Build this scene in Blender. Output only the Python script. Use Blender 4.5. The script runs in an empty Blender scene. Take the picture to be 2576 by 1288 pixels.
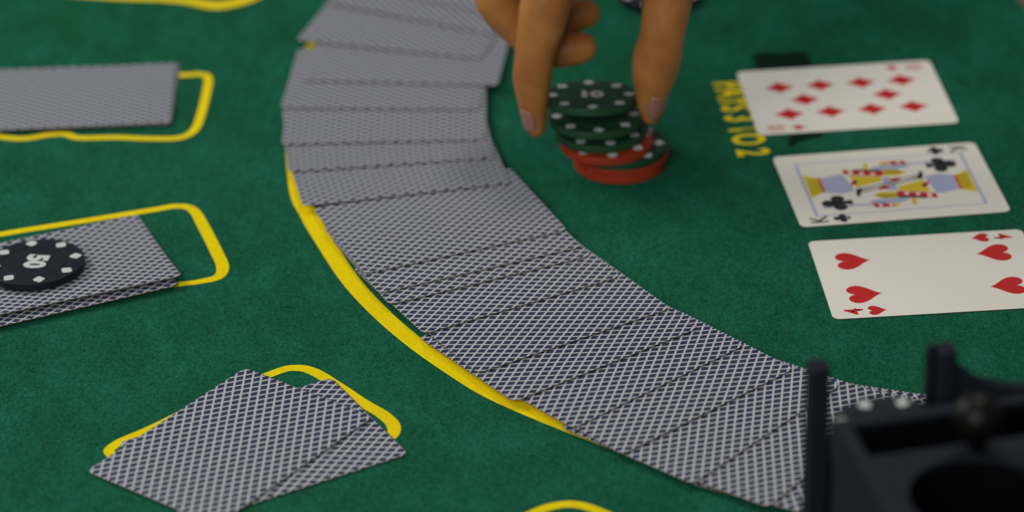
import bpy, bmesh, math, random
import numpy as np
from mathutils import Vector, Matrix

random.seed(7)
sc = bpy.context.scene
COL = sc.collection
MM = 0.001

# ------------------------------------------------------------------ camera
FPX, PITCH, ROLL, CAMH, CYO = 8074.58, 0.5120416, -0.0248844, 634.743, 12.676
_fw = Vector((0, math.cos(PITCH), -math.sin(PITCH)))
_r0 = Vector((1, 0, 0)); _u0 = _r0.cross(_fw)
_r = _r0 * math.cos(ROLL) + _u0 * math.sin(ROLL)
_u = _u0 * math.cos(ROLL) - _r0 * math.sin(ROLL)
CAMPOS = Vector((0, 0, CAMH))
cd = bpy.data.cameras.new('camera'); cam = bpy.data.objects.new('camera', cd); COL.objects.link(cam)
cam.matrix_world = Matrix(((_r.x, _u.x, -_fw.x, 0), (_r.y, _u.y, -_fw.y, 0), (_r.z, _u.z, -_fw.z, CAMH * MM), (0, 0, 0, 1)))
cd.sensor_width = 36.0; cd.lens = FPX / 2576 * 36.0
cd.shift_y = CYO / 2576
cd.clip_start = 0.02; cd.clip_end = 30
cd.dof.use_dof = True; cd.dof.focus_distance = 1.235; cd.dof.aperture_fstop = 5.6
sc.camera = cam

# ------------------------------------------------------------------ world, lights, exposure
w = bpy.data.worlds.new('room_light'); sc.world = w; w.use_nodes = True
w.node_tree.nodes['Background'].inputs[0].default_value = (0.74, 0.86, 1.0, 1)
w.node_tree.nodes['Background'].inputs[1].default_value = 0.13
def area(name, loc, target, size, power, col):
    l = bpy.data.lights.new(name, 'AREA'); l.shape = 'RECTANGLE'; l.size, l.size_y = size
    l.energy = power; l.color = col
    o = bpy.data.objects.new(name, l); COL.objects.link(o); o.location = loc
    o.rotation_euler = (Vector(target) - Vector(loc)).to_track_quat('-Z', 'Y').to_euler()
    return o
area('ceiling_lamp_light', (0.30, 1.9, 1.75), (0, 1.15, 0), (0.4, 0.4), 7, (1.0, 0.93, 0.82))
area('window_light', (-1.10, 1.75, 0.95), (-0.1, 1.1, 0), (0.7, 0.7), 11.5, (0.97, 0.98, 1.0))
area('front_fill_light', (-0.55, -0.55, 1.05), (0.05, 1.1, 0.02), (1.1, 0.9), 19, (0.93, 0.96, 1.0))  # added fill behind the camera to brighten hand, chip rims and rack fronts
vs = sc.view_settings
vs.view_transform = 'Standard'; vs.look = 'None'; vs.gamma = 1; vs.exposure = 0.0; vs.use_curve_mapping = False

# ------------------------------------------------------------------ helpers
def g(px, py, z=0.0):
    """point in millimetres where the view through a photo pixel meets height z"""
    d = _r * ((px - 1288) / FPX) + _u * ((644 + CYO - py) / FPX) + _fw
    return CAMPOS + d * ((z - CAMH) / d.z)
def gy(px, py, Y):
    d = _r * ((px - 1288) / FPX) + _u * ((644 + CYO - py) / FPX) + _fw
    return CAMPOS + d * (Y / d.y)

def obj(name, me, mat=None, parent=None):
    o = bpy.data.objects.new(name, me); COL.objects.link(o)
    if mat is not None:
        me.materials.clear()
        for m in (mat if isinstance(mat, (list, tuple)) else [mat]): me.materials.append(m)
    if parent is not None: o.parent = parent
    return o
def empty(name, loc=(0, 0, 0)):
    o = bpy.data.objects.new(name, None); COL.objects.link(o); o.location = loc; o.empty_display_size = 0.02
    return o
def tag(o, label, cat, group=None, kind=None):
    o['label'] = label; o['category'] = cat
    if group: o['group'] = group
    if kind: o['kind'] = kind
    return o
def mesh(name, verts, faces, smooth=False):
    me = bpy.data.meshes.new(name)
    me.from_pydata([tuple(c * MM for c in v) for v in verts], [], faces); me.update()
    if smooth:
        for p in me.polygons: p.use_smooth = True
    return me
def bm_mesh(name, bm, smooth=False):
    bmesh.ops.recalc_face_normals(bm, faces=bm.faces)
    me = bpy.data.meshes.new(name); bm.to_mesh(me); bm.free()
    me.transform(Matrix.Scale(MM, 4))
    if smooth:
        for p in me.polygons: p.use_smooth = True
    return me
def prism(name, pts, z0, z1):
    n = len(pts)
    v = [(x, y, z0) for x, y in pts] + [(x, y, z1) for x, y in pts]
    f = [list(range(n))[::-1], list(range(n, 2 * n))] + [[i, (i + 1) % n, n + (i + 1) % n, n + i] for i in range(n)]
    bm = bmesh.new(); bv = [bm.verts.new(c) for c in v]
    for q in f: bm.faces.new([bv[i] for i in q])
    bmesh.ops.triangulate(bm, faces=[fa for fa in bm.faces if len(fa.verts) > 4])
    return bm_mesh(name, bm)
def catmull(pts, n=10):
    P = [Vector(p) for p in pts]; P = [P[0] * 2 - P[1]] + P + [P[-1] * 2 - P[-2]]; out = []
    for i in range(1, len(P) - 2):
        a, b, c, d = P[i - 1:i + 3]
        for k in range(n):
            t = k / n
            out.append(0.5 * ((2 * b) + (c - a) * t + (2 * a - 5 * b + 4 * c - d) * t * t + (3 * b - a - 3 * c + d) * t ** 3))
    out.append(P[-2].copy()); return out

# ------------------------------------------------------------------ materials
def newmat(name):
    m = bpy.data.materials.new(name); m.use_nodes = True
    return m, m.node_tree, m.node_tree.nodes, m.node_tree.links, m.node_tree.nodes['Principled BSDF']
def s2l(c):
    return tuple(((x / 255) / 12.92 if x / 255 <= .04045 else ((x / 255 + .055) / 1.055) ** 2.4) for x in c) + (1,)
def simple(name, col, rough=.5, spec=.5, noise=0.06, scale=300, bump=0.0):
    m, t, n, l, b = newmat(name)
    b.inputs['Roughness'].default_value = rough; b.inputs['Specular IOR Level'].default_value = spec
    tc = n.new('ShaderNodeTexCoord'); no = n.new('ShaderNodeTexNoise'); no.inputs['Scale'].default_value = scale; no.inputs['Detail'].default_value = 3
    l.new(tc.outputs['Object'], no.inputs['Vector'])
    mx = n.new('ShaderNodeMix'); mx.data_type = 'RGBA'
    mx.inputs[6].default_value = tuple(c * (1 - noise) for c in col[:3]) + (1,)
    mx.inputs[7].default_value = tuple(min(1, c * (1 + noise)) for c in col[:3]) + (1,)
    l.new(no.outputs['Fac'], mx.inputs[0]); l.new(mx.outputs[2], b.inputs['Base Color'])
    if bump:
        bp = n.new('ShaderNodeBump'); bp.inputs['Strength'].default_value = bump; bp.inputs['Distance'].default_value = .0004
        l.new(no.outputs['Fac'], bp.inputs['Height']); l.new(bp.outputs[0], b.inputs['Normal'])
    return m

def felt_mat(name, ca, cb, cc, print_wear=False):
    m, t, n, l, b = newmat(name)
    b.inputs['Roughness'].default_value = .95; b.inputs['Specular IOR Level'].default_value = .02
    b.inputs['Sheen Weight'].default_value = .0; b.inputs['Sheen Roughness'].default_value = .5
    tc = n.new('ShaderNodeTexCoord')
    def noise(scale, detail, rough, stretch=None, rot=0):
        no = n.new('ShaderNodeTexNoise'); no.inputs['Scale'].default_value = scale
        no.inputs['Detail'].default_value = detail; no.inputs['Roughness'].default_value = rough
        mp = n.new('ShaderNodeMapping'); mp.inputs['Rotation'].default_value = (0, 0, rot)
        if stretch: mp.inputs['Scale'].default_value = stretch
        l.new(tc.outputs['Object'], mp.inputs[0]); l.new(mp.outputs[0], no.inputs['Vector'])
        return no
    big = noise(13, 4, .6); mid = noise(55, 5, .65, (1, .55, 1), .4)
    fib = noise(330, 5, .72, (1, .5, 1), .9); fib2 = noise(900, 3, .7)
    fib.inputs['Distortion'].default_value = 2.2; fib2.inputs['Distortion'].default_value = 1.5
    def ramp(src, lo, hi):
        r = n.new('ShaderNodeMapRange'); r.inputs[1].default_value = lo; r.inputs[2].default_value = hi; l.new(src.outputs['Fac'], r.inputs[0]); return r
    def mix(fac, a, bb):
        x = n.new('ShaderNodeMix'); x.data_type = 'RGBA'
        l.new(fac, x.inputs[0])
        for k, v in ((6, a), (7, bb)):
            if isinstance(v, tuple): x.inputs[k].default_value = v
            else: l.new(v, x.inputs[k])
        return x.outputs[2]
    c = mix(ramp(big, .35, .68).outputs[0], ca, cb)
    c = mix(ramp(mid, .42, .75).outputs[0], c, cc)
    hv = n.new('ShaderNodeHueSaturation')
    mth = n.new('ShaderNodeMath'); mth.operation = 'ADD'
    l.new(fib.outputs['Fac'], mth.inputs[0]); l.new(fib2.outputs['Fac'], mth.inputs[1])
    mr = n.new('ShaderNodeMapRange'); mr.inputs[1].default_value = .80; mr.inputs[2].default_value = 1.2; mr.inputs[3].default_value = .58; mr.inputs[4].default_value = 1.42
    if print_wear: mr.inputs[3].default_value = .9; mr.inputs[4].default_value = 1.08
    l.new(mth.outputs[0], mr.inputs[0]); l.new(mr.outputs[0], hv.inputs['Value']); l.new(c, hv.inputs['Color'])
    l.new(hv.outputs[0], b.inputs['Base Color'])
    bp = n.new('ShaderNodeBump'); bp.inputs['Strength'].default_value = .5; bp.inputs['Distance'].default_value = .0004
    l.new(mth.outputs[0], bp.inputs['Height']); l.new(bp.outputs[0], b.inputs['Normal'])
    return m
M_FELT = felt_mat('green_felt', (.0098, .082, .042, 1), (.0100, .098, .038, 1), (.0140, .130, .078, 1))
M_YEL = felt_mat('yellow_print', (.92, .69, .006, 1), (.95, .72, .008, 1), (.88, .64, .005, 1), True)
M_BLKPRINT = felt_mat('black_print', (.006, .024, .013, 1), (.006, .022, .012, 1), (.007, .028, .016, 1))
M_NAP = simple('felt_nap_fibre', (.028, .200, .120), .9, .1, .6, 900)
M_TABLE = simple('beige_tabletop', (.13, .105, .07), .6, .3, .1, 40)

def lattice_mat():
    m, t, n, l, b = newmat('card_back_lattice')
    b.inputs['Roughness'].default_value = .5; b.inputs['Specular IOR Level'].default_value = .22
    tc = n.new('ShaderNodeTexCoord'); sp = n.new('ShaderNodeSeparateXYZ'); l.new(tc.outputs['Object'], sp.inputs[0])
    def math_(op, a, bb=None):
        x = n.new('ShaderNodeMath'); x.operation = op
        for k, v in ((0, a), (1, bb)):
            if v is None: continue
            if isinstance(v, (int, float)): x.inputs[k].default_value = v
            else: l.new(v, x.inputs[k])
        return x.outputs[0]
    th = math.radians(35.2); P = .003265
    fs = []; us = []
    for sgn in (1, -1):
        us.append(math_('ADD', math_('MULTIPLY', sp.outputs['X'], math.cos(th) / P), math_('MULTIPLY', sp.outputs['Y'], sgn * math.sin(th) / P)))
    for u, o_ in ((us[0], us[1]), (us[1], us[0])):
        f = math_('ABSOLUTE', math_('SUBTRACT', math_('FRACT', u), .5))   # .5 at line centre
        r = n.new('ShaderNodeMapRange'); r.inputs[1].default_value = .355; r.inputs[2].default_value = .40
        l.new(f, r.inputs[0])
        # each printed line is made of fine strokes
        st = math_('ADD', math_('MULTIPLY', math_('SINE', math_('MULTIPLY', o_, 2 * math.pi * 7)), .22), .78)
        fs.append(math_('MULTIPLY', r.outputs[0], st))
    fac = math_('MAXIMUM', fs[0], fs[1])
    x = n.new('ShaderNodeMix'); x.data_type = 'RGBA'
    x.inputs[6].default_value = (.029, .035, .078, 1); x.inputs[7].default_value = (.62, .61, .59, 1)
    l.new(fac, x.inputs[0]); l.new(x.outputs[2], b.inputs['Base Color'])
    return m
M_BACK = lattice_mat()
M_EDGE = simple('card_edge', (.16, .115, .055), .7, .2, .25, 900)
M_WHITE = simple('card_face_white', (.86, .79, .67), .45, .4, .015, 60)
M_RED = simple('card_red_ink', (.58, .010, .008), .45, .4, .05)
M_BLACK = simple('card_black_ink', (.012, .014, .012), .45, .4, .05)
M_BLUE = simple('card_blue_ink', (.43, .45, .62), .45, .4, .2, 1500)
M_YINK = simple('card_yellow_ink', (.74, .53, .008), .45, .4, .2, 1200)
M_CGREEN = simple('green_chip_plastic', (.014, .058, .020), .5, .3, .06)
M_CRED = simple('red_chip_plastic', (.35, .033, .010), .5, .3, .06)
M_CBLACK = simple('black_chip_plastic', (.007, .011, .016), .5, .22, .06)
M_SPOT = simple('chip_white_inlay', (.60, .62, .56), .5, .4, .03)
M_RACK = simple('black_rack_plastic', (.010, .013, .020), .65, .16, .1, 120, .05)
M_KNOB = simple('glossy_black_knob', (.004, .003, .002), .4, .2, .1)

def skin_mat():
    m, t, n, l, b = newmat('skin')
    b.inputs['Roughness'].default_value = .5; b.inputs['Specular IOR Level'].default_value = .35
    b.inputs['Subsurface Weight'].default_value = .12; b.inputs['Subsurface Radius'].default_value = (1, .35, .18)
    b.inputs['Subsurface Scale'].default_value = .003
    tc = n.new('ShaderNodeTexCoord')
    no = n.new('ShaderNodeTexNoise'); no.inputs['Scale'].default_value = 55; no.inputs['Detail'].default_value = 4
    l.new(tc.outputs['Object'], no.inputs['Vector'])
    r = n.new('ShaderNodeValToRGB'); r.color_ramp.elements[0].position = .35; r.color_ramp.elements[1].position = .68
    r.color_ramp.elements[0].color = (.36, .120, .026, 1); r.color_ramp.elements[1].color = (.51, .208, .050, 1)
    l.new(no.outputs['Fac'], r.inputs[0]); l.new(r.outputs[0], b.inputs['Base Color'])
    n2 = n.new('ShaderNodeTexNoise'); n2.inputs['Scale'].default_value = 900; n2.inputs['Detail'].default_value = 3
    l.new(tc.outputs['Object'], n2.inputs['Vector'])
    bp = n.new('ShaderNodeBump'); bp.inputs['Strength'].default_value = .25; bp.inputs['Distance'].default_value = .0003
    l.new(n2.outputs['Fac'], bp.inputs['Height']); l.new(bp.outputs[0], b.inputs['Normal'])
    return m
M_SKIN = skin_mat()
M_NAIL = simple('fingernail', (.36, .165, .105), .32, .4, .05)

# ------------------------------------------------------------------ table and printed felt
tt = obj('tabletop', prism('tabletop', [(-900, 300), (900, 300), (900, 1900), (-900, 1900)], -30, -2.0), M_TABLE)
tag(tt, 'beige tabletop showing past the corner of the green felt', 'table')
felt_pts = [(g(2545, 0).x - 120, 1850), (-760, 1850), (-760, 420), (475, 420), (353, 900), (243.5, 1349), (239, 1367)]
felt = obj('felt_mat', prism('felt_mat', felt_pts, -2.0, 0.0), M_FELT)
tag(felt, 'green felt game layout with yellow printed lines covering the table', 'felt mat')

def felt_fuzz(n=170000):
    """short fibres of the felt's nap, all lying just over the cloth"""
    rg = np.random.default_rng(3)
    y = rg.uniform(930, 1260, n); x = rg.uniform(-1, 1, n) * (185 + (y - 940) * .14)
    an = rg.normal(.6, 1.0, n) + np.sin(x * .06) * .5 + np.cos(y * .05) * .6
    L = rg.uniform(1.0, 2.8, n); wd = rg.uniform(.03, .055, n)
    dx, dy = np.cos(an), np.sin(an)
    v = np.zeros((n, 3, 3), np.float32)
    v[:, 0] = np.stack([x - dy * wd, y + dx * wd, np.full(n, .015)], 1)
    v[:, 1] = np.stack([x + dy * wd, y - dx * wd, np.full(n, .015)], 1)
    v[:, 2] = np.stack([x + dx * L, y + dy * L, rg.uniform(.05, .09, n)], 1)
    me = bpy.data.meshes.new('felt_nap'); me.vertices.add(3 * n); me.loops.add(3 * n); me.polygons.add(n)
    me.vertices.foreach_set('co', (v * MM).ravel())
    idx_ = np.arange(3 * n, dtype=np.int32).reshape(n, 3)[:, [1, 2, 0]]
    me.loops.foreach_set('vertex_index', idx_.ravel()); me.polygons.foreach_set('loop_start', np.arange(0, 3 * n, 3, dtype=np.int32))
    me.update(calc_edges=True); me.validate()
    o = obj('felt_nap', me, M_NAP, felt); o['kind'] = 'stuff'
felt_fuzz()
def ribbon(name, pts, wid, z=.10, n=10, mat=M_YEL, closed=False):
    c = catmull([(p[0], p[1], 0) for p in pts], n)
    if isinstance(wid, (int, float)): wid = [wid] * len(pts)
    v = []; f = []
    for i, p in enumerate(c):
        a = c[max(i - 1, 0)]; b = c[min(i + 1, len(c) - 1)]
        d = (b - a).normalized(); nn = Vector((-d.y, d.x, 0))
        k = min(i / n, len(pts) - 1.001); j = int(k); ww = (wid[j] * (1 - (k - j)) + wid[j + 1] * (k - j)) / 2
        v += [(p.x + nn.x * ww, p.y + nn.y * ww, z), (p.x - nn.x * ww, p.y - nn.y * ww, z)]
        if i: f.append((2 * i - 2, 2 * i - 1, 2 * i + 1, 2 * i))
    me = mesh(name, v, f)
    bm = bmesh.new(); bm.from_mesh(me); bmesh.ops.recalc_face_normals(bm, faces=bm.faces)
    if sum(fa.normal.z for fa in bm.faces) < 0: bmesh.ops.reverse_faces(bm, faces=bm.faces)
    bm.to_mesh(me); bm.free()
    return obj(name, me, mat, felt)
def G(l): return [g(*p)[:2] for p in l]
ins = ribbon('curved_line', [(110, 1560), (50, 1522), (-5, 1475), (-45, 1425), (-77, 1366)] + G([(781, 137)]) + [(-94, 1262)] + G([(749, 470), (777, 540), (819, 612), (893, 720), (1004, 830), (1140, 930), (1285, 1012)]) + [(45, 984)] + G([(2000, 1268)]) + [(150, 926), (215, 912), (290, 905)], 7.6)
ins['label'] = 'long yellow curved line passing under the card spread'
B = ribbon('betting_box_line', G([(-140, 262), (-128, 212), (-90, 197), (0, 192), (300, 191), (460, 189), (500, 187), (523, 195), (520, 230), (505, 290), (488, 328), (450, 347), (380, 349), (290, 346), (200, 347), (165, 338), (125, 339), (60, 349), (5, 345), (-30, 336), (-100, 335), (-135, 312), (-140, 262)]), 3.9)
B['label'] = 'yellow box outline round the blurred far hand'
B = ribbon('betting_box_line', G([(-130, 735), (-140, 660), (-100, 615), (0, 590), (200, 558), (380, 529), (445, 519), (485, 528), (512, 570), (545, 635), (560, 672), (548, 697), (500, 709), (440, 717), (300, 738), (150, 765), (-20, 800), (-85, 805), (-130, 735)]), [3.9] * 7 + [4.4, 5, 5.2, 5.2, 4.4, 3.6, 3.4, 3.6, 3.9, 3.9, 3.9, 3.9])
B['label'] = 'yellow box outline round the hand under the black chip'
B = ribbon('betting_box_line', G([(700, 1185), (560, 1190), (400, 1185), (284, 1146), (292, 1118), (388, 1075), (520, 1010), (690, 938), (745, 926), (790, 936), (850, 972), (910, 1012), (965, 1045), (990, 1072), (984, 1098), (940, 1122), (850, 1150), (700, 1185)]), [4] * 4 + [4.2] * 4 + [4.5, 5, 5, 5, 5.2, 5.2, 4.5, 4, 4, 4])
B['label'] = 'yellow box outline round the nearest hand'
B = ribbon('betting_box_line', [(-31, 868), (-34, 885), (-24, 905)] + G([(1260, 1340), (1345, 1290), (1400, 1272), (1450, 1270), (1510, 1288), (1640, 1350)]) + [(66, 912), (70, 898), (62, 880), (38, 850), (22, 843), (4, 846), (-24, 858), (-31, 868)], 4.2)
B['label'] = 'yellow box outline at the bottom edge of the photo'
B = ribbon('betting_box_line', [(-176, 1482), (-230, 1490), (-262, 1474), (-266, 1440), (-250, 1418), (-225, 1408)] + G([(150, -18), (300, -6), (400, -3), (470, 3), (540, 14), (590, 8), (640, -8), (690, -40)]) + [(-108, 1430), (-118, 1458), (-140, 1476), (-176, 1482)], [5] * 6 + [5, 5.2, 5.5, 6, 8, 7.5, 6.5, 6, 5.5, 5, 5, 5])
B['label'] = 'yellow outline at the top edge of the photo'

def text_mesh(name, s, size, bold=0.0):
    cu = bpy.data.curves.new(name, 'FONT'); cu.body = s; cu.size = size; cu.align_x = 'CENTER'; cu.align_y = 'CENTER'
    cu.offset = bold; cu.resolution_u = 4; cu.fill_mode = 'FRONT'
    o = bpy.data.objects.new(name, cu); COL.objects.link(o)
    dg = bpy.context.evaluated_depsgraph_get(); dg.update()
    me = bpy.data.meshes.new_from_object(o.evaluated_get(dg)); bpy.data.objects.remove(o); bpy.data.curves.remove(cu)
    me.name = name
    return me
def text_obj(name, s, size, mat, parent, loc, rotz, sx=1.0, bold=0.0, label=None):
    me = text_mesh(name, s, size * MM, bold * MM)
    me.transform(Matrix.Diagonal((sx, 1, 1, 1)))
    o = obj(name, me, mat, parent); o.location = [c * MM for c in loc]; o.rotation_euler = (0, 0, rotz)
    if label: o['label'] = label
    return o
a = g(1828, 207); b2 = g(1893, 392)
d = (b2 - a); mid = (a + b2) / 2
tx = text_obj('lettering', 'PAYS 3 TO 2', 19.5, M_YEL, felt, (mid.x, mid.y, .10), math.atan2(d.y, d.x), 1.0, .55, 'yellow lettering partly under the ten of diamonds')
w_ = max(v.co.x for v in tx.data.vertices) - min(v.co.x for v in tx.data.vertices)
tx.data.transform(Matrix.Diagonal((d.length * MM / w_, 1, 1, 1)))
for pts, nm in (([(1890, 137), (1935, 131), (1960, 136), (2000, 130), (2030, 132), (2045, 168), (1990, 230), (1912, 196)], 0),
                ([(1988, 330), (2072, 326), (2066, 346), (2030, 352), (2008, 358), (1992, 371), (1982, 367)], 1)):
    me = mesh('dark_print', [(p.x, p.y, .10) for p in (g(*q) for q in pts)], [list(range(len(pts)))])
    bm = bmesh.new(); bm.from_mesh(me); bmesh.ops.recalc_face_normals(bm, faces=bm.faces)
    if sum(f.normal.z for f in bm.faces) < 0: bmesh.ops.reverse_faces(bm, faces=bm.faces)
    bmesh.ops.triangulate(bm, faces=bm.faces); bm.to_mesh(me); bm.free()
    o = obj('dark_print', me, M_BLKPRINT, felt); o['label'] = 'black printed emblem partly under the ten of diamonds'

# ------------------------------------------------------------------ playing cards
CW, CH, CT, CR = 63.0, 88.0, 0.30, 2.9
def card_outline(n=6):
    pts = []
    for cx, cy, a0 in ((CW / 2 - CR, CH / 2 - CR, 0), (-CW / 2 + CR, CH / 2 - CR, 90), (-CW / 2 + CR, -CH / 2 + CR, 180), (CW / 2 - CR, -CH / 2 + CR, 270)):
        for k in range(n + 1):
            t = math.radians(a0 + 90 * k / n); pts.append((cx + CR * math.cos(t), cy + CR * math.sin(t)))
    return pts
def card_mesh(name, top):
    pts = card_outline(); n = len(pts)
    v = [(x, y, 0) for x, y in pts] + [(x, y, CT) for x, y in pts]
    f = [list(range(n))[::-1], list(range(n, 2 * n))] + [[i, (i + 1) % n, n + (i + 1) % n, n + i] for i in range(n)]
    me = mesh(name, v, f)
    for m in (M_WHITE if top is M_BACK else M_BACK, top, M_EDGE): me.materials.append(m)
    me.polygons[0].material_index = 0; me.polygons[1].material_index = 1
    for p in me.polygons[2:]: p.material_index = 2
    return me
def bent_card_mesh(name, lift_fn, nx=14, ny=16):
    """card whose surface height follows lift_fn(x, y); grid with rounded corners"""
    def shape(u, v):
        x, y = u * CW / 2, v * CH / 2
        ax, ay = abs(x) - (CW / 2 - CR), abs(y) - (CH / 2 - CR)
        if ax > 0 and ay > 0:
            m = max(ax, ay); l = math.hypot(ax, ay); k = m / l
            x = math.copysign(CW / 2 - CR + ax * k, x); y = math.copysign(CH / 2 - CR + ay * k, y)
        return x, y
    us = sorted(set([-1 + 2 * i / nx for i in range(nx + 1)] + [s * (1 - CR * k / 3 / (CW / 2)) for s in (-1, 1) for k in range(4)]))
    vs_ = sorted(set([-1 + 2 * i / ny for i in range(ny + 1)] + [s * (1 - CR * k / 3 / (CH / 2)) for s in (-1, 1) for k in range(4)]))
    nu, nv = len(us), len(vs_); top = []; bot = []
    for v in vs_:
        for u in us:
            x, y = shape(u, v); h = lift_fn(x, y); top.append((x, y, h + CT)); bot.append((x, y, h))
    N = nu * nv; f = []; mi = []
    for j in range(nv - 1):
        for i in range(nu - 1):
            q = [j * nu + i, j * nu + i + 1, (j + 1) * nu + i + 1, (j + 1) * nu + i]
            f.append(q); mi.append(1); f.append([N + k for k in q[::-1]]); mi.append(0)
    ring = [i for i in range(nu)] + [j * nu + nu - 1 for j in range(1, nv)] + [(nv - 1) * nu + i for i in range(nu - 2, -1, -1)] + [j * nu for j in range(nv - 2, 0, -1)]
    for a_, b_ in zip(ring, ring[1:] + ring[:1]): f.append([a_, N + a_, N + b_, b_]); mi.append(2)
    me = mesh(name, top + bot, f, True)
    for m in (M_WHITE, M_BACK, M_EDGE): me.materials.append(m)
    for p, k in zip(me.polygons, mi): p.material_index = k; p.use_smooth = k != 2
    return me
BACK_ME = card_mesh('card_back', M_BACK)
FACE_ME = card_mesh('card_face', M_WHITE)

def card_matrix(c, ang, zf, zn):
    """c = centre (mm), ang = world angle of the card's long axis; zf / zn heights of far and near long edge"""
    e = Vector((math.cos(ang), math.sin(ang), 0)); near = Vector((math.sin(ang), -math.cos(ang), 0))
    t = math.asin((zn - zf) / CW)
    X = near * math.cos(t) + Vector((0, 0, math.sin(t))); Z = X.cross(e)
    p = Vector((c[0], c[1], (zf + zn) / 2)) * MM
    return Matrix(((X.x, e.x, Z.x, p.x), (X.y, e.y, Z.y, p.y), (X.z, e.z, Z.z, p.z), (0, 0, 0, 1)))

ORD = ['first', 'second', 'third', 'fourth', 'fifth', 'sixth', 'seventh', 'eighth', 'ninth', 'tenth', 'eleventh', 'twelfth', 'thirteenth', 'fourteenth',
       'fifteenth', 'sixteenth', 'seventeenth', 'eighteenth', 'nineteenth', 'twentieth', 'twenty-first', 'twenty-second', 'twenty-third', 'twenty-fourth', 'twenty-fifth', 'twenty-sixth']
# near long edge of every card in the spread, from the far end of the curve round to the rack
EDGES = [((819, 20), (1171, 89), 'L'), ((747, 115), (1178, 160), 'L'), ((771, 217), (1241, 230), 'M'), ((711, 286), (1203, 291), 'M'), ((712, 378), (1219, 367), 'M'),
         ((728, 446), (1243, 411), 'M'), ((770, 532), (1278, 475), 'M'), ((921, 706), (1424, 597), 'M'), ((956, 754), (1462, 637), 'M'), ((985, 779), (1484, 657), 'M'),
         ((1070, 852), (1559, 709), 'M'), ((1208, 951), (1682, 791), 'M'), ((1310, 1017), (1757, 838), 'R'), ((1446, 1088), (1870, 882), 'M'), ((1569, 1154), (1995, 941), 'M')]
fan = []
def edge_card(L, R, mode):
    A, Bp = g(*L, 1.3), g(*R, 1.3); d = (Bp - A); an = math.atan2(d.y, d.x); e = d.normalized()
    m = {'M': (A + Bp) / 2, 'L': A + e * CH / 2, 'R': Bp - e * CH / 2}[mode]
    far = Vector((-e.y, e.x, 0))
    return (m + far * CW / 2, an)
top_c, top_a = edge_card((819, 20), (1171, 89), 'L')
A1 = g(993, 0, 1.3); e1 = Vector((math.cos(math.radians(-30.5)), math.sin(math.radians(-30.5)), 0))
fan.append((A1 + e1 * 20 + Vector((-e1.y, e1.x, 0)) * CW / 2, math.radians(-30.5)))
for L, R, mode in EDGES: fan.append(edge_card(L, R, mode))
def inner_card(R, deg):
    an = math.radians(deg); e = Vector((math.cos(an), math.sin(an), 0)); R = Vector((R[0], R[1], 0))
    return (R - e * CH / 2 + Vector((-e.y, e.x, 0)) * CW / 2, an)
fan.append(edge_card((1745, 1227), (2113, 981), 'M'))
for R, deg in (((142.2, 1011.5), 52), ((160, 1006), 60), ((177, 1006.5), 69), ((190, 1008), 76), ((203, 1010), 85), ((214, 1018), 96), ((222, 1030), 105)):
    fan.append(inner_card(R, deg))

def solve_heights(cards):
    placed = []; res = [None] * len(cards)
    us = np.linspace(-1, 1, 15); gx, gyy = np.meshgrid(us * CW / 2, us * CH / 2); pts = np.stack([gx.ravel(), gyy.ravel()], 1)
    def axes(an): return np.array([math.sin(an), -math.cos(an)]), np.array([math.cos(an), math.sin(an)])
    for i in range(len(cards) - 1, -1, -1):
        c, an = cards[i]; c = np.array(c[:2]); X, Y = axes(an); ss = [np.array([0.0])]; rq = [np.array([-9.0])]
        for (c2, an2, f2, n2) in placed:
            X2, Y2 = axes(an2)
            for which in (0, 1):
                if which == 0: wpt = c + pts[:, :1] * X + pts[:, 1:] * Y
                else: wpt = c2 + pts[:, :1] * X2 + pts[:, 1:] * Y2
                l1 = np.stack([(wpt - c) @ X, (wpt - c) @ Y], 1); l2 = np.stack([(wpt - c2) @ X2, (wpt - c2) @ Y2], 1)
                ok = (abs(l1[:, 0]) <= CW / 2 + .01) & (abs(l1[:, 1]) <= CH / 2) & (abs(l2[:, 0]) <= CW / 2 + .01) & (abs(l2[:, 1]) <= CH / 2)
                if ok.any():
                    s2 = (l2[ok, 0] + CW / 2) / CW
                    ss.append((l1[ok, 0] + CW / 2) / CW); rq.append(f2 + (n2 - f2) * s2 + CT + .04 + .30 * ((l1[ok, 0] + CW / 2) / CW) ** 2)
        s = np.concatenate(ss); q = np.concatenate(rq); best = None
        for zf in np.arange(.22, 9, .12):
            if (q[s < .03] > zf + (0) + 1e-6).any(): continue
            k = s >= .03
            zn = max(.22, float(((q[k] - zf * (1 - s[k])) / s[k]).max()) if k.any() else .22)
            if zn - zf > 1.6: continue
            cost = zf + 1.5 * zn
            if best is None or cost < best[0]: best = (cost, zf, zn)
        if best is None: best = (0, 2.0, 2.0)
        res[i] = (best[1], best[2]); placed.append((c, an, best[1], best[2]))
    return res
heights = solve_heights(fan)
FAN_GROUP = 'face-down cards spread in a long curve'
extra = {0: 'blurred blue lattice-backed card at the far end of the spread', 3: 'lattice-backed spread card whose right end juts out beside the hand',
         7: 'blurred lattice-backed card above the gap in the spread', 8: 'most fully exposed lattice-backed card of the spread, just below the gap'}
for i, ((c, an), (zf, zn)) in enumerate(zip(fan, heights)):
    o = bpy.data.objects.new('playing_card', BACK_ME); COL.objects.link(o); o.matrix_world = card_matrix(c, an, zf, zn)
    lab = extra.get(i)
    if lab is None:
        if i < 8: lab = 'blue lattice-backed card, %s from the far end of the curved spread' % ORD[i]
        elif i < 17: lab = 'blue lattice-backed card, %s below the gap in the curved spread' % ORD[i - 8]
        elif i < len(fan) - 2: lab = 'lattice-backed spread card behind the black rack, %s counting from the left' % ORD[i - 17]
        elif i == len(fan) - 2: lab = 'lattice-backed spread card just right of the black rack'
        else: lab = 'last lattice-backed spread card at the right edge of the photo'
    tag(o, lab, 'playing card', FAN_GROUP)

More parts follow.
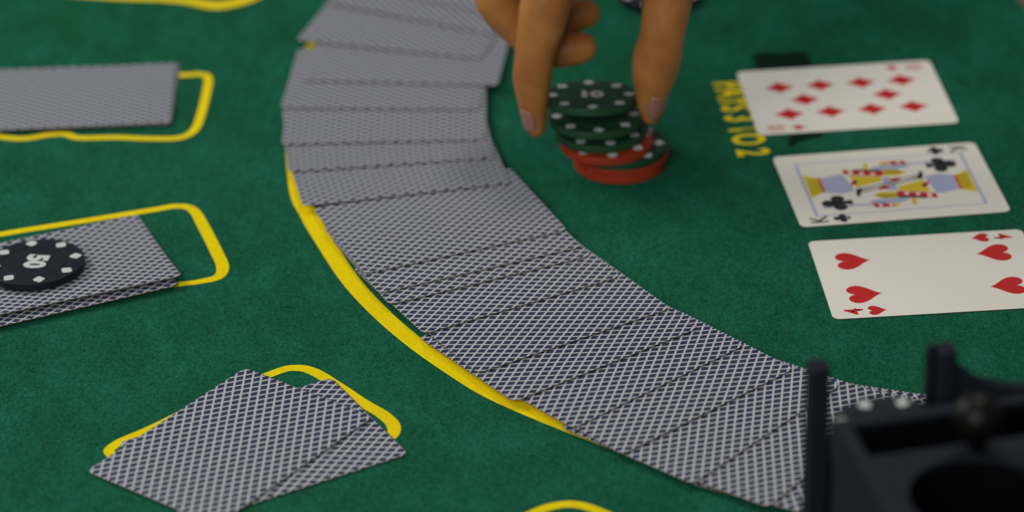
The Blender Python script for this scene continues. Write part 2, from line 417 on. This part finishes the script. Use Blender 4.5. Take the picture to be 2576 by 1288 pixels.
# dealt hands on the left: (bent mesh, centre, angle)
def hand_card(corner, an_deg, which, lift, label, group, z=.1):
    """corner = ground point of a named corner; long axis angle; local +x is the near long edge, +y the right end"""
    an = math.radians(an_deg); e = Vector((math.cos(an), math.sin(an), 0)); near = Vector((math.sin(an), -math.cos(an), 0))
    c = corner + e * (-CH / 2 if 'r' in which else CH / 2) + near * (-CW / 2 if 'n' in which else CW / 2)
    o = obj('playing_card', bent_card_mesh('bent_card', lift))
    o.matrix_world = card_matrix((c.x, c.y), an, z, z)
    return tag(o, label, 'playing card', group)
nearlift = lambda a, k: (lambda x, y: a * max(0, (x + CW / 2) / CW) ** k)
# far-left hand
gA = 'cards of the far-left hand'
hand_card(g(432, 315, .7), 1.2, 'rn', nearlift(.7, 1.5), 'lower of two blurred face-down cards at the far left', gA, .12)
hand_card(g(431, 309, 2.0), 2.4, 'rn', nearlift(1.3, 1.3), 'upper blurred face-down card at the far left in the yellow box', gA, .55)
# middle-left hand with the chip
gB = 'cards of the hand under the black chip'
hand_card(g(450, 717, 2.0), 23.4, 'rn', nearlift(1.7, 1.5), 'lower face-down card peeping out under the card with the black chip', gB, .12)
hand_card(g(459, 693, 4.3), 21.6, 'rn', nearlift(3.4, 2.3), 'upper face-down card with the black fifty chip on it', gB, .65)
# near-left hand
gC = 'cards of the nearest hand'
hand_card(g(1029, 1142, .6), 28.8, 'rn', nearlift(.35, 1.2), 'lower face-down card of the nearest hand, sticking out to the right', gC, .12)
def liftC(x, y): return .35 + .5 * max(0, (x + CW / 2) / CW)
hand_card(g(617, 926.5, .6), 52.55, 'rf', liftC, 'upper face-down card of the nearest hand lying across the other', gC, .30)

# ---- face-up cards
def face_card(name, TL, TR, BR, BL, label):
    P = [g(*c, .4) if c else None for c in (TL, TR, BR, BL)]
    d = (P[0] - P[1]).normalized()                                  # portrait up points to the left of the photo
    ang_ = math.atan2(d.y, d.x)
    side = Vector((d.y, -d.x, 0))                                   # local +x (right side of the upright card)
    if P[2]: c = sum(P, Vector()) / 4
    else: c = P[0] * .5 + P[3] * .5 - d * CH / 2
    root = obj('playing_card', FACE_ME)
    root.matrix_world = card_matrix((c.x, c.y), ang_, .12, .12)
    tag(root, label, 'playing card', 'face-up cards in a row on the felt')
    return root, c, d, side
ZP = CT + .03
def flat(name, polys, mat, parent, z=ZP, label=None):
    bm = bmesh.new()
    for pl in polys:
        fa = bm.faces.new([bm.verts.new((x, y, z)) for x, y in pl])
        fa.normal_update()
        if fa.normal.z < 0: fa.normal_flip()
    bmesh.ops.triangulate(bm, faces=bm.faces)
    for fa in bm.faces:
        fa.normal_update()
        if fa.normal.z < 0: fa.normal_flip()
    me = bpy.data.meshes.new(name); bm.to_mesh(me); bm.free(); me.transform(Matrix.Scale(MM, 4))
    o = obj(name, me, mat, parent)
    if label: o['label'] = label
    return o
def xf(pts, c, s=1.0, flip=False, sx=None):
    k = -1 if flip else 1
    return [(c[0] + k * x * (sx or s), c[1] + k * y * s) for x, y in pts]
def diamond_pts(n=4):
    out = []; q = [(0, .5), (-.40, 0), (0, -.5), (.40, 0)]
    for i in range(4):
        a, b = Vector(q[i]), Vector(q[(i + 1) % 4])
        for k in range(n):
            t = k / n; p = a.lerp(b, t); p *= 1 - .10 * math.sin(math.pi * t); out.append((p.x, p.y))
    return out
def heart_pts(n=28):
    out = []
    for i in range(n):
        t = 2 * math.pi * i / n + 1e-3
        x = 16 * math.sin(t) ** 3; y = 13 * math.cos(t) - 5 * math.cos(2 * t) - 2 * math.cos(3 * t) - math.cos(4 * t)
        out.append((-x / 34, (y + 2.5) / 30))
    return out
def circ(cx, cy, rx, ry=None, n=16):
    ry = ry or rx
    return [(cx + rx * math.cos(2 * math.pi * i / n), cy + ry * math.sin(2 * math.pi * i / n)) for i in range(n)]
def club_polys(c, s, flip=False):
    P = [circ(0, .27, .215), circ(-.26, -.06, .215), circ(.26, -.06, .215), [(-.1, .1), (.1, .1), (.06, -.1), (.16, -.48), (-.16, -.48), (-.06, -.1)]]
    return [xf(p, c, s, flip) for p in P]

# ten of diamonds
ten, *_ = face_card('ten', (1851, 181), (2336, 151), (2415, 308), (1910, 342), 'ten of diamonds lying face up, farthest of the three open cards')
cx_ = 13.2
for sx in (-1, 1):
    for yy in (27.5, 9.2, -9.2, -27.5):
        flat('pip', [xf(diamond_pts(), (sx * cx_, yy), 13.5, yy < 0)], M_RED, ten)
for yy in (18.4, -18.4): flat('pip', [xf(diamond_pts(), (0, yy), 13.5, yy < 0)], M_RED, ten)
for k in (1, -1):
    flat('corner_pip', [xf(diamond_pts(), (-26.2 * k, 25.8 * k), 6.6, k < 0)], M_RED, ten)
    text_obj('corner_index', '10', 10.5, M_RED, ten, (-26.2 * k, 35.0 * k, ZP), 0 if k > 0 else math.pi, .62, .12)

# four of hearts
four, *_ = face_card('four', (2026, 609), (2574, 577.5), None, (2102, 802), 'four of hearts lying face up, nearest of the three open cards')
for sx in (-1, 1):
    for yy in (28.3, -28.3):
        flat('pip', [xf(heart_pts(), (sx * 13.4, yy), 14.6, yy < 0)], M_RED, four)
for k in (1, -1):
    flat('corner_pip', [xf(heart_pts(), (-26.4 * k, 25.6 * k), 7.6, k < 0)], M_RED, four)
    text_obj('corner_index', '4', 10.5, M_RED, four, (-26.4 * k, 34.6 * k, ZP), 0 if k > 0 else math.pi, .95, .15)

# king of clubs
king, kc, kd, ks = face_card('king', (1939, 396), (2458, 357.5), (2546.5, 532), (2009, 571), 'king of clubs lying face up, middle of the three open cards')
def kl(zx, zy):                                                     # point on the king's face
    p = g(2000 + zx / 7.157, 380 + zy / 7.157, .4) - kc
    return (p.dot(ks), p.dot(kd))
def both(polys):
    out = []
    for pl in polys: out.append(pl); out.append([(-x, -y) for x, y in pl])
    return out
def K(*pts): return [kl(*p) for p in pts]
def line(a, b, w_):
    a, b = Vector(a), Vector(b); n_ = (b - a).normalized(); n_ = Vector((-n_.y, n_.x)) * w_ / 2
    return [tuple(a + n_), tuple(b + n_), tuple(b - n_), tuple(a - n_)]
fx, fy = 23.2, 35.6
flat('frame_line', both([line((-fx, fy), (fx, fy), 1.3), line((-fx, -fy), (-fx, fy), .7), line((-16.5, 5), (-16.5, fy - 4), 1.6)]), M_BLUE, king, ZP, 'pale blue frame lines')
flat('court_blue_print', both([K((460, 500), (760, 425), (870, 430), (960, 560), (1080, 720), (850, 770), (640, 760), (545, 740)),
                               K((1560, 480), (1700, 470), (1720, 560), (1600, 590)),
                               K((1330, 900), (1400, 940), (1900, 925), (2100, 860), (1880, 830), (1560, 860))]), M_BLUE, king, ZP)
flat('court_yellow_print', both([K((130, 440), (400, 490), (520, 740), (300, 850)), K((960, 450), (1540, 465), (1560, 540), (1180, 640), (1090, 670), (1050, 540)),
                                 K((1400, 800), (1560, 735), (1820, 735), (1870, 800), (1800, 850), (1600, 850)), K((1220, 220), (1310, 230), (1310, 340), (1230, 330)),
                                 K((1760, 940), (1880, 930), (1900, 985), (1790, 995))]), M_YINK, king, ZP + .03)
flat('court_red_print', both([K((400, 490), (445, 490), (545, 740), (500, 752)), K((845, 340), (950, 345), (1150, 362), (1580, 375), (1570, 458), (1150, 442), (880, 425)),
                              K((1390, 945), (1500, 950), (1780, 940), (1790, 1005), (1500, 1015), (1440, 1012)),
                              K((1010, 560), (1060, 530), (1085, 580), (1000, 660)), K((1700, 500), (1900, 480), (1920, 520), (1720, 560)), K((1540, 640), (1640, 615), (1650, 645), (1560, 672))]), M_RED, king, ZP + .04)
flat('court_white_print', both([K((945, 358), (1030, 364), (1035, 420), (960, 418)), K((1165, 382), (1235, 386), (1235, 430), (1165, 428)), K((1360, 392), (1440, 396), (1440, 440), (1360, 436)),
                                K((1515, 958), (1570, 956), (1580, 1003), (1525, 1004)), K((1700, 952), (1755, 950), (1765, 996), (1710, 998))]), M_WHITE, king, ZP + .05)
flat('court_black_print', both([K((1030, 335), (1550, 345), (1560, 375), (1050, 362)),
                                K((1100, 690), (1180, 670), (1230, 690), (1180, 770), (1170, 830), (1105, 795)), K((1180, 690), (1500, 605), (1504, 616), (1230, 706)), K((1210, 745), (1620, 625), (1622, 634), (1230, 758)),
                                K((1060, 540), (1110, 520), (1120, 570), (1070, 620)), K((1480, 600), (1720, 570), (1725, 584), (1500, 618)),
                                K((250, 520), (262, 518), (340, 780), (325, 785)), K((310, 520), (325, 518), (405, 770), (392, 775)), K((365, 515), (378, 513), (460, 755), (448, 760)),
                                K((1460, 790), (1830, 775), (1830, 785), (1470, 803)), K((1520, 825), (1830, 812), (1830, 822), (1540, 838))]), M_BLACK, king, ZP + .05)
for k in (1, -1):
    ctr = kl(760, 940); ctr = (ctr[0] * k, ctr[1] * k)
    flat('pip', club_polys(ctr, 13.5, k < 0), M_BLACK, king, ZP + .06)
    flat('corner_pip', club_polys((-26.4 * k, 25.8 * k), 7.4, k < 0), M_BLACK, king, ZP + .01)
    text_obj('corner_index', 'K', 10.5, M_BLACK, king, (-26.4 * k, 35.0 * k, ZP), 0 if k > 0 else math.pi, .85, .12)

# ------------------------------------------------------------------ poker chips
R_, T_ = 19.8, 3.3
def lathe(name, prof, n=64):
    bm = bmesh.new(); rings = []
    for r, z in prof:
        rings.append([bm.verts.new((r * math.cos(2 * math.pi * i / n), r * math.sin(2 * math.pi * i / n), z)) for i in range(n)] if r > 1e-6 else [bm.verts.new((0, 0, z))])
    for a, b in zip(rings, rings[1:]):
        for i in range(n):
            j = (i + 1) % n
            if len(a) == 1: bm.faces.new([a[0], b[i], b[j]])
            elif len(b) == 1: bm.faces.new([a[i], a[j], b[0]])
            else: bm.faces.new([a[i], a[j], b[j], b[i]])
    return bm_mesh(name, bm)
CHIP_ME = lathe('chip_body', [(0, 0), (R_ - .5, 0), (R_ - .12, .14), (R_, .5), (R_, T_ - .5), (R_ - .12, T_ - .14), (R_ - .5, T_), (13.6, T_), (13.4, T_ - .22), (12.8, T_ - .22), (12.6, T_ - .03), (0, T_ - .03)])
def spot_pts(n=5):
    out = []; q = [(2.9, 0), (0, 2.7), (-2.9, 0), (0, -2.7)]
    for i in range(4):
        p0, p1, p2 = Vector(q[i - 1]), Vector(q[i]), Vector(q[(i + 1) % 4])
        a = p1.lerp(p0, .3); b = p1.lerp(p2, .3)
        for k in range(n + 1):
            t = k / n; out.append(tuple(a * (1 - t) ** 2 + p1 * 2 * t * (1 - t) + b * t * t))
    return out
SPOT_ME = prism('spot', spot_pts(), 0, .12)
SPOT_ME.materials.append(M_SPOT)
chip_meshes = {}
def chip(col, mat, loc, label, group=None, rotz=0.0, tilt=(0, 0), num=None, num_rot=0.0, spots=True, num_size=9.5):
    """loc = centre of the chip's TOP face in mm"""
    if col not in chip_meshes:
        me = CHIP_ME.copy(); me.materials.clear(); me.materials.append(mat); chip_meshes[col] = me
    o = bpy.data.objects.new('poker_chip', chip_meshes[col]); COL.objects.link(o)
    Rm = Matrix.Rotation(tilt[0], 4, 'X') @ Matrix.Rotation(tilt[1], 4, 'Y')
    o.matrix_world = Matrix.Translation(Vector(loc) * MM) @ Rm @ Matrix.Translation((0, 0, -T_ * MM)) @ Matrix.Rotation(rotz, 4, 'Z')
    tag(o, label, 'poker chip', group)
    if spots:
        for k in range(8):
            t = k * math.pi / 4
            s = bpy.data.objects.new('spot', SPOT_ME); COL.objects.link(s); s.parent = o
            s.location = (16.3 * MM * math.cos(t), 16.3 * MM * math.sin(t), (T_ - .05) * MM); s.rotation_euler = (0, 0, t)
    if num:
        text_obj('numeral', num, num_size, M_SPOT, o, (0, 0, T_ + .05), num_rot - rotz, 1.0, .62, 'white numeral ' + num)
    return o
rs = math.radians
SG = 'chips in the stack under the hand'
zt = lambda k: k * (T_ + .02)
b0 = g(1560, 410)
chip('red', M_CRED, (b0.x, b0.y, zt(1)), 'bottom red chip of the stack, resting on the felt', SG)
p = Vector((b0.x + .9, b0.y + .5, zt(2)))
chip('red', M_CRED, p, 'red chip second from the bottom of the stack', SG, .2)
p = Vector((b0.x + .2, b0.y - .2, zt(3)))
chip('green', M_CGREEN, p, 'green chip between the two lower red chips and the upper red chip', SG, rs(-4))
p = g(1525, 346, zt(4))
chip('red', M_CRED, p, 'red chip with white spots in the middle of the stack', SG, rs(7))
p = g(1510, 318, zt(5))
chip('green', M_CGREEN, p, 'green chip just above the spotted red chip', SG, rs(13), (rs(-1.2), 0))
p = gy(1498, 289, 1213)
chip('green', M_CGREEN, p, 'green chip under the top chip, held by finger and thumb', SG, rs(3), (rs(-4), rs(1)))
p = gy(1486, 237.5, 1214)
c1 = p.copy()
chip('green', M_CGREEN, p, 'top green chip marked 10, pinched between finger and thumb', SG, rs(1), (rs(-8), rs(1)), '10', 0.0, num_size=10.5)
p = g(88.5, 657, 5.9)
chip('black', M_CBLACK, (p.x, p.y, 5.9), 'black chip marked 50 lying on two face-down cards', None, rs(12), (rs(-1.9), rs(-.8)), '50', rs(-97), num_size=11.5)
p = g(1660, -22, T_)
chip('black', M_CBLACK, (p.x, p.y, T_), 'black chip behind the thumb at the top edge of the photo', None, rs(20))

# ------------------------------------------------------------------ chip rack at lower right
rp0 = g(2080, 1022, 95)
rack = empty('chip_rack', (rp0.x * MM, rp0.y * MM, 0)); rack.rotation_euler = (0, 0, rs(11.463))
tag(rack, 'dark plastic chip rack with upright posts, close and out of focus', 'chip rack')
def boxbm(x0, x1, y0, y1, z0, z1, bev=.8):
    bm = bmesh.new(); bmesh.ops.create_cube(bm, size=1)
    for v in bm.verts: v.co = ((x0 + x1) / 2 + v.co.x * (x1 - x0), (y0 + y1) / 2 + v.co.y * (y1 - y0), (z0 + z1) / 2 + v.co.z * (z1 - z0))
    if bev: bmesh.ops.bevel(bm, geom=list(bm.edges) , offset=bev, segments=2, affect='EDGES', profile=.5)
    return bm
def box(name, *a, mat=M_RACK, parent=None, bev=.8): return obj(name, bm_mesh(name, boxbm(*a, bev=bev)), mat, parent)
hub = box('body', 0, 112, -104, -7.5, 2, 95, parent=rack, bev=1.0)
cut = [box('c', 4, 78, -31.3, -12.6, 45, 120, bev=0)]
for cx, cy in ((30, -60.5), (80, -60.5)):
    cut.append(obj('c', lathe('c', [(0, 8), (22, 8), (22, 120), (0, 120)], 48))); cut[-1].location = (cx * MM, cy * MM, 0)
for c in cut: c.parent = rack
for c in cut:
    m = hub.modifiers.new('b', 'BOOLEAN'); m.operation = 'DIFFERENCE'; m.object = c; m.solver = 'EXACT'
bpy.context.view_layer.update()
dg = bpy.context.evaluated_depsgraph_get(); dg.update()
nm = bpy.data.meshes.new_from_object(hub.evaluated_get(dg)); hub.modifiers.clear(); hub.data = nm
if not nm.materials: nm.materials.append(M_RACK)
for c in cut: bpy.data.objects.remove(c)
M_PIT_SHADE = simple('painted_pit_shade', (.0022, .0022, .002), .9, .05, .1)  # shade inside wells and slot, painted as near-black inner skins
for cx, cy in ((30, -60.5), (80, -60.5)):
    lo_ = obj('well_shade', lathe('well_shade', [(0, 8.3), (21.9, 8.3), (21.9, 93.4), (21.5, 93.4), (21.5, 8.8), (0, 8.8)], 48), M_PIT_SHADE, rack); lo_.location = (cx * MM, cy * MM, 0)
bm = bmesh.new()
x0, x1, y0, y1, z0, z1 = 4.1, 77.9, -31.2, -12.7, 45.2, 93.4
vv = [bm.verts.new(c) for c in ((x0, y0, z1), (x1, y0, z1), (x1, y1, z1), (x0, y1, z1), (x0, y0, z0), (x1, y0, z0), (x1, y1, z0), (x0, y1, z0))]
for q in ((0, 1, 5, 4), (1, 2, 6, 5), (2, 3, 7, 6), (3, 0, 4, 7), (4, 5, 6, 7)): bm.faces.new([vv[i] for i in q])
obj('slot_shade', bm_mesh('slot_shade', bm), M_PIT_SHADE, rack)  # added dark sheet so the slot looks deep in shade
obj('base', prism('base', [(-2, 29), (112, 29), (112, -106), (-2, -106)], 0, 2.2), M_RACK, rack)
# ledge the chips rest on, and the hollow under the deck edge
box('ledge', 8.6, 41.6, -7.4, 28.5, 2, 65.2, parent=rack, bev=.6)
def post(x0, x1, top): return box('post', x0, x1, 21, 28.5, 2, top, parent=rack, bev=1.2)
post(1.2, 8.2, 95.5); post(45.2, 51.2, 95.5); box('post', 42, 45.1, 25.8, 28.5, 2, 95.5, parent=rack, bev=.8); post(85, 92, 95.5)
def web(x, d):                                                       # curved brace from a post down to the tray edge
    pr = [(0, 91), (2, 87), (5, 83.5), (9, 80.5), (14, 78.2), (20, 76.6), (28, 75.6), (33, 75.4)]
    pts = [(x + d * a_, z) for a_, z in pr] + [(x + d * 33, 2), (x, 2)]
    n_ = len(pts); v = [(px, 22.5, z) for px, z in pts] + [(px, 28, z) for px, z in pts]
    f = [list(range(n_)), list(range(n_, 2 * n_))[::-1]] + [[i, (i + 1) % n_, n_ + (i + 1) % n_, n_ + i] for i in range(n_)]
    bm = bmesh.new(); bv = [bm.verts.new(c) for c in v]
    for q in f: bm.faces.new([bv[i] for i in q])
    bmesh.ops.triangulate(bm, faces=[fa for fa in bm.faces if len(fa.verts) > 4])
    return obj('brace', bm_mesh('brace', bm), M_RACK, rack)
web(51.3, 1)
kn = obj('knob', lathe('knob', [(0, 94.5), (3, 94.5), (2.6, 99), (5.5, 100.2), (7.6, 103.5), (8, 107), (7, 110.5), (4.6, 113), (0, 114)], 32), M_KNOB, rack)
for p in kn.data.polygons: p.use_smooth = True
kn.location = (37.5 * MM, -34.8 * MM, 0)
Rw = Matrix.Rotation(rs(11.463), 4, 'Z')
for k, lb in enumerate(('lowest black chip in the dark rack', 'middle black chip in the dark rack', 'top black chip in the dark rack, two white spots showing')):
    loc = Vector((rp0.x, rp0.y, 0)) + Rw @ Vector((26, 12.2, 0)); loc.z = 65.3 + zt(k + 1)
    chip('black', M_CBLACK, loc, lb, 'black chips in the rack', rs(90 + 3 - 22.5), spots=(k == 2))

# ------------------------------------------------------------------ the dealer's hand
def tube_verts(path, radii, n=16, sub=6, flat_=1.0, flat_dir=None):
    P = catmull(path, sub); rr = catmull([(r, 0, 0) for r in radii], sub); rr = [max(1.0, r.x) for r in rr]
    # rounded ends
    d0 = (P[0] - P[1]).normalized(); d1 = (P[-1] - P[-2]).normalized()
    pts = []; rad = []
    for k in (0, 1, 2, 3):
        a_ = math.pi / 2 * k / 4; pts.append(P[0] + d0 * rr[0] * math.cos(a_) * .9); rad.append(max(.02, rr[0] * math.sin(a_)))
    pts += P; rad += rr
    for k in (3, 2, 1, 0):
        a_ = math.pi / 2 * k / 4; pts.append(P[-1] + d1 * rr[-1] * math.cos(a_) * .9); rad.append(max(.02, rr[-1] * math.sin(a_)))
    v = []; f = []; up = Vector((0, 1, 0)) if flat_dir is None else Vector(flat_dir)
    for i, p in enumerate(pts):
        t = (pts[min(i + 1, len(pts) - 1)] - pts[max(i - 1, 0)]).normalized()
        a_ = (up - t * up.dot(t)).normalized(); b_ = t.cross(a_)
        for k in range(n):
            th = 2 * math.pi * k / n
            v.append(p + a_ * (rad[i] * math.cos(th) * flat_) + b_ * (rad[i] * math.sin(th)))
    for i in range(len(pts) - 1):
        for k in range(n):
            f.append((i * n + k, i * n + (k + 1) % n, (i + 1) * n + (k + 1) % n, (i + 1) * n + k))
    f.append(tuple(range(n))[::-1]); f.append(tuple((len(pts) - 1) * n + k for k in range(n)))
    return v, f
HV, HF = [], []
def add_tube(*a, **k):
    v, f = tube_verts(*a, **k); o_ = len(HV); HV.extend(v); HF.extend([tuple(i + o_ for i in q) for q in f])
Y0 = 1212.0
# index finger (nearest the camera, left of the chips)
iy = Y0 - 5
idx = [gy(1348, 322, iy), gy(1346, 300, iy), gy(1342, 260, iy), gy(1340, 230, iy), gy(1339, 190, iy), gy(1345, 140, iy), gy(1353, 100, iy), gy(1363, 58, iy), gy(1375, 0, iy + 1), gy(1400, -70, iy + 3), gy(1440, -160, iy + 8), gy(1475, -220, iy + 14)]
add_tube(idx, [4.4, 5.2, 6.5, 7.5, 8.4, 8.5, 9.1, 10.1, 10.8, 10.0, 10.8, 12.0])
# thumb (right of the chips)
ty = Y0 - 4
thb = [gy(1638, 292, ty), gy(1637, 262, ty), gy(1638, 235, ty), gy(1643, 205, ty), gy(1648, 170, ty), gy(1656, 132, ty), gy(1664, 100, ty), gy(1670, 60, ty), gy(1680, 0, ty + 2), gy(1694, -70, ty + 4), gy(1715, -150, ty + 8), gy(1735, -270, ty + 16), gy(1745, -390, ty + 26)]
add_tube(thb, [4.2, 5.8, 7.0, 8.9, 9.9, 10.3, 9.5, 9.7, 10.5, 10.8, 12.0, 14.5, 17.0])
# middle finger: knuckle at the left, folded so that the tip points right behind the index finger
my = Y0 + 13
mid_ = [gy(1468, 119, my), gy(1440, 122, my), gy(1405, 126, my), gy(1368, 118, my), gy(1335, 94, my), gy(1300, 62, my), gy(1268, 28, my), gy(1248, -8, my + 1), gy(1262, -50, my + 2), gy(1330, -120, my + 4), gy(1420, -205, my + 7), gy(1480, -250, my + 10)]
add_tube(mid_, [6.6, 7.4, 7.7, 8.0, 8.4, 8.6, 9.0, 9.4, 9.8, 10, 10.8, 12.0])
# ring finger, folded the same way behind the middle finger
ry = Y0 + 31
rng = [gy(1478, 33, ry), gy(1450, 40, ry), gy(1415, 46, ry), gy(1380, 38, ry), gy(1340, 12, ry), gy(1300, -25, ry), gy(1280, -70, ry), gy(1310, -120, ry), gy(1390, -195, ry), gy(1480, -265, ry - 2)]
add_tube(rng, [6.2, 6.9, 7.2, 7.5, 8.0, 8.4, 8.9, 9.4, 10.4, 11.6])
ly = Y0 + 47
pky = [gy(1480, -62, ly), gy(1450, -54, ly), gy(1410, -52, ly), gy(1375, -68, ly), gy(1350, -105, ly), gy(1375, -160, ly), gy(1430, -220, ly - 2), gy(1500, -280, ly - 6)]
add_tube(pky, [4.8, 5.4, 5.8, 6.3, 7.0, 7.8, 9.2, 10.5])
# palm and wrist
wr = gy(1755, -560, Y0 + 62)
for st, ra_ in ((idx[-1], 12), (mid_[-1], 12.5), (rng[-1], 12), (pky[-1], 11)):
    add_tube([st, st.lerp(wr, .35), st.lerp(wr, .7), wr], [ra_, ra_ + 1.5, ra_ + 3, 18])
add_tube([thb[-1], thb[-1].lerp(wr, .5), wr], [17, 18, 19])
add_tube([idx[-1].lerp(wr, .25), thb[-2].lerp(wr, .1)], [10, 13])
el = Vector((wr.x + 120, wr.y + 170, wr.z + 120))
add_tube([wr, wr.lerp(el, .3), wr.lerp(el, .7), el], [23, 24, 30, 36])
hm = mesh('hand', [tuple(v) for v in HV], HF)
ho = obj('person', hm, M_SKIN)
rm = ho.modifiers.new('r', 'REMESH'); rm.mode = 'VOXEL'; rm.voxel_size = .0011; rm.adaptivity = 0
sm = ho.modifiers.new('s', 'SMOOTH'); sm.factor = .5; sm.iterations = 8
dg = bpy.context.evaluated_depsgraph_get(); dg.update()
nm = bpy.data.meshes.new_from_object(ho.evaluated_get(dg)); ho.modifiers.clear(); ho.data = nm
for p in nm.polygons: p.use_smooth = True
if not nm.materials: nm.materials.append(M_SKIN)
tag(ho, "person's right hand reaching down, finger and thumb pinching a stack of chips", 'person')

def nail(center, axis, normal, wid, length, rad, label):
    ax = Vector(axis).normalized(); nr = Vector(normal); nr = (nr - ax * nr.dot(ax)).normalized(); sd = ax.cross(nr)
    nu, nv = 9, 10; v = []; f = []
    for layer in (0, 1):
        for j in range(nv):
            t = -1 + 2 * j / (nv - 1)
            for i in range(nu):
                s = -1 + 2 * i / (nu - 1)
                ww = wid / 2 * (1 - .5 * max(0, t) ** 4 - .12 * max(0, -t) ** 3) ** .9
                x = s * ww; y = t * length / 2 * (1 - .12 * s * s)
                h = math.sqrt(max(.1, rad * rad - x * x)) - rad - .0022 * y * y * 3 - (.45 if layer else 0)
                v.append(center + sd * x + ax * y + nr * h)
    for j in range(nv - 1):
        for i in range(nu - 1):
            q = [j * nu + i, j * nu + i + 1, (j + 1) * nu + i + 1, (j + 1) * nu + i]
            f.append(q); f.append([nu * nv + k for k in q[::-1]])
    ring = [i for i in range(nu)] + [j * nu + nu - 1 for j in range(1, nv)] + [(nv - 1) * nu + i for i in range(nu - 2, -1, -1)] + [j * nu for j in range(nv - 2, 0, -1)]
    for a_, b_ in zip(ring, ring[1:] + ring[:1]): f.append([b_, a_, a_ + nu * nv, b_ + nu * nv])
    me = mesh('fingernail', [tuple(q) for q in v], f, True)
    bm = bmesh.new(); bm.from_mesh(me); bmesh.ops.recalc_face_normals(bm, faces=bm.faces); bm.to_mesh(me); bm.free()
    o = obj('fingernail', me, M_NAIL, ho); o['label'] = label
    return o
def place_nail(lo, up, rlo, rup, normal, wid, length, rad, label):
    ax = (lo - up).normalized(); nr = Vector(normal); nr = (nr - ax * nr.dot(ax)).normalized()
    a_, b_ = lo + nr * (rlo + .35), up + nr * (rup + .35)
    nail((a_ + b_) / 2, a_ - b_, nr, wid, length, rad, label)
place_nail(gy(1348, 322, iy), gy(1344, 268, iy), 4.4, 6.2, (-.80, -.55, .15), 9.0, 11.5, 6.4, 'pinkish nail of the index finger')
place_nail(gy(1638, 292, ty), gy(1639, 228, ty), 4.3, 7.4, (.62, -.75, .2), 11.0, 13.0, 7.4, 'pinkish thumbnail')
